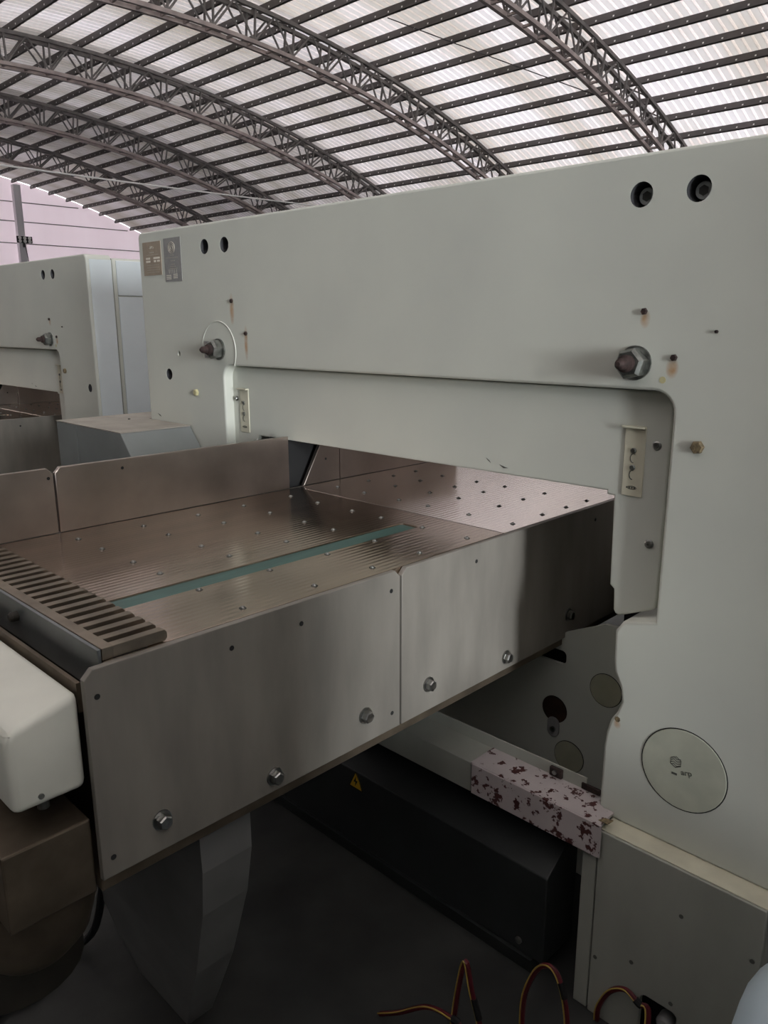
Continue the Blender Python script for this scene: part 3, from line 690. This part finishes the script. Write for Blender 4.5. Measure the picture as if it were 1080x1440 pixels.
# ------------------------------------------------------------------ loose cables on the floor
def smooth(pts, n=6):
    P = [Vector(p) for p in pts]; out_ = []
    for i in range(len(P)-1):
        p0, p1, p2, p3 = P[max(i-1, 0)], P[i], P[i+1], P[min(i+2, len(P)-1)]
        for k in range(n):
            t = k/n
            out_.append(0.5*((2*p1)+(p2-p0)*t+(2*p0-5*p1+4*p2-p3)*t*t+(3*p1-p0-3*p2+p3)*t**3))
    return out_+[P[-1]]
def cable_loop(pix, y, r, label, dy=0.02):
    pts = [on_y(px, py, y+dy*i) for i, (px, py) in enumerate(pix)]
    for p in pts: p.z = max(p.z, r+0.001)
    a, b = pts[0].copy(), pts[-1].copy()
    if a.z > 0.03: pts.insert(0, Vector((a.x-0.01, a.y-0.03, r+0.001)))
    if b.z > 0.03: pts.append(Vector((b.x+0.01, b.y-0.03, r+0.001)))
    root = tag(empty('cable_loop', (pts[0].x, pts[0].y, 0)), label, 'cable', 'red cables on the floor')
    off = Vector((pts[0].x, pts[0].y, 0)); sp_ = [p-off for p in smooth(pts)]
    part('sheath', MB().tube(sp_, r, 8), red_tube, root, True)
    side = Vector((-0.6, -0.75, 0.25)).normalized()
    part('yellow_wire', MB().tube([p+side*(r+0.001) for p in sp_], 0.0016, 6), yellow_wire, root, True)
    k = int(len(sp_)*0.62)
    part('tape', MB().tube(sp_[k:k+4], r+0.0018, 8), black, root, True)
    return root
cable_loop([(535, 1447), (560, 1424), (600, 1416), (632, 1430), (648, 1452)], -0.36, 0.005, 'low arch of red and yellow cable, farthest from the cabinet socket hole', 0.0)
cable_loop([(636, 1452), (644, 1395), (655, 1352), (664, 1395), (676, 1452)], -0.29, 0.005, 'narrow upright loop of red cable with a yellow wire', 0.0)
cable_loop([(734, 1452), (738, 1400), (757, 1362), (778, 1362), (792, 1395), (798, 1452)], -0.20, 0.005, 'wide loop of red and yellow cable below the electrical box corner', 0.0)
cable_loop([(838, 1452), (842, 1415), (858, 1394), (880, 1392), (899, 1412), (912, 1424)], -0.062, 0.0055, 'thick red cable bending into the cabinet socket hole', 0.0)
# black cable by the pedestal
pts = [on_z(px, py, 0.012) for px, py in ((-40, 1455), (0, 1425), (45, 1400), (75, 1372), (97, 1340))]
pts += [pts[-1]+Vector((0.03, 0.05, 0.05)), pts[-1]+Vector((0.08, 0.06, 0.2))]
tag(link('floor_cable', MB().tube(smooth(pts), 0.009, 8).mesh('floor_cable', True), black_tube), 'black cable curving over the concrete below the motor cover', 'cable')

# ------------------------------------------------------------------ pale blue drum beside the machine
Dm = tag(empty('plastic_drum', (1.270, -0.345, 0)), 'pale blue rounded plastic drum beside the lower cabinet', 'drum')
part('body', MB().lathe([(0.20, 0.0), (0.23, 0.02), (0.245, 0.10), (0.252, 0.28), (0.250, 0.44), (0.235, 0.54), (0.19, 0.61), (0.09, 0.645)], (0, 0, 0), 2, 40), drum_blue, Dm, 50)
part('lid', MB().lathe([(0.088, 0.645), (0.09, 0.650), (0.09, 0.665), (0.08, 0.670)], (0, 0, 0), 2, 32), drum_blue, Dm, 40)

# ------------------------------------------------------------------ unseen cabinets added to shade the side plates and right column
for yc, hw, hh, lb in ((-1.24, 0.42, 1.48, 'lower of two unseen cabinet-shaped blocks added for shade'), (0.21, 0.46, 1.80, 'taller of two unseen cabinet-shaped blocks added for shade')):
    K = tag(empty('shade_cabinet', (2.0, yc, 0)), lb, 'cabinet', 'added shade cabinets')
    part('body', MB().box((-0.25, -hw, 0.05), (0.25, hw, hh), 0.006), grey_cab, K)
    part('plinth', MB().box((-0.23, -hw+0.02, 0.0), (0.23, hw-0.02, 0.05)), seam_dark, K)
    for y0, y1, yh in ((-hw+0.008, -0.002, -0.03), (0.002, hw-0.008, 0.03)):
        dr = part('door', MB().box((-0.268, y0, 0.06), (-0.25, y1, hh-0.01), 0.003), grey_cab, K)
        part('handle', MB().box((-0.285, yh-0.008, 0.90), (-0.268, yh+0.008, 1.02), 0.003), zinc, dr)

# ------------------------------------------------------------------ unseen block added to darken the portal's lower part
K = tag(empty('light_blocker', (0.2, -2.55, 0)), 'added unseen long dark grey tarpaulin in the aisle facing the table', 'machine')
blocker_mat = mat('dark_blocker', (58, 60, 60), 0.7, var=0.2, scale=5, bump=0.4, bscale=12)
part('blocker', MB().prism([(-0.50, 0.06), (0.50, 0.06), (0.46, 1.30), (0.36, 1.46), (-0.36, 1.50), (-0.46, 1.36)], 0, -1.7, 1.7, 0.04, 3), blocker_mat, K, 50)
part('skid', MB().box((-1.6, -0.42, 0.0), (1.6, -0.30, 0.06)), brown_steel, K); part('skid', MB().box((-1.6, 0.30, 0.0), (1.6, 0.42, 0.06)), brown_steel, K)
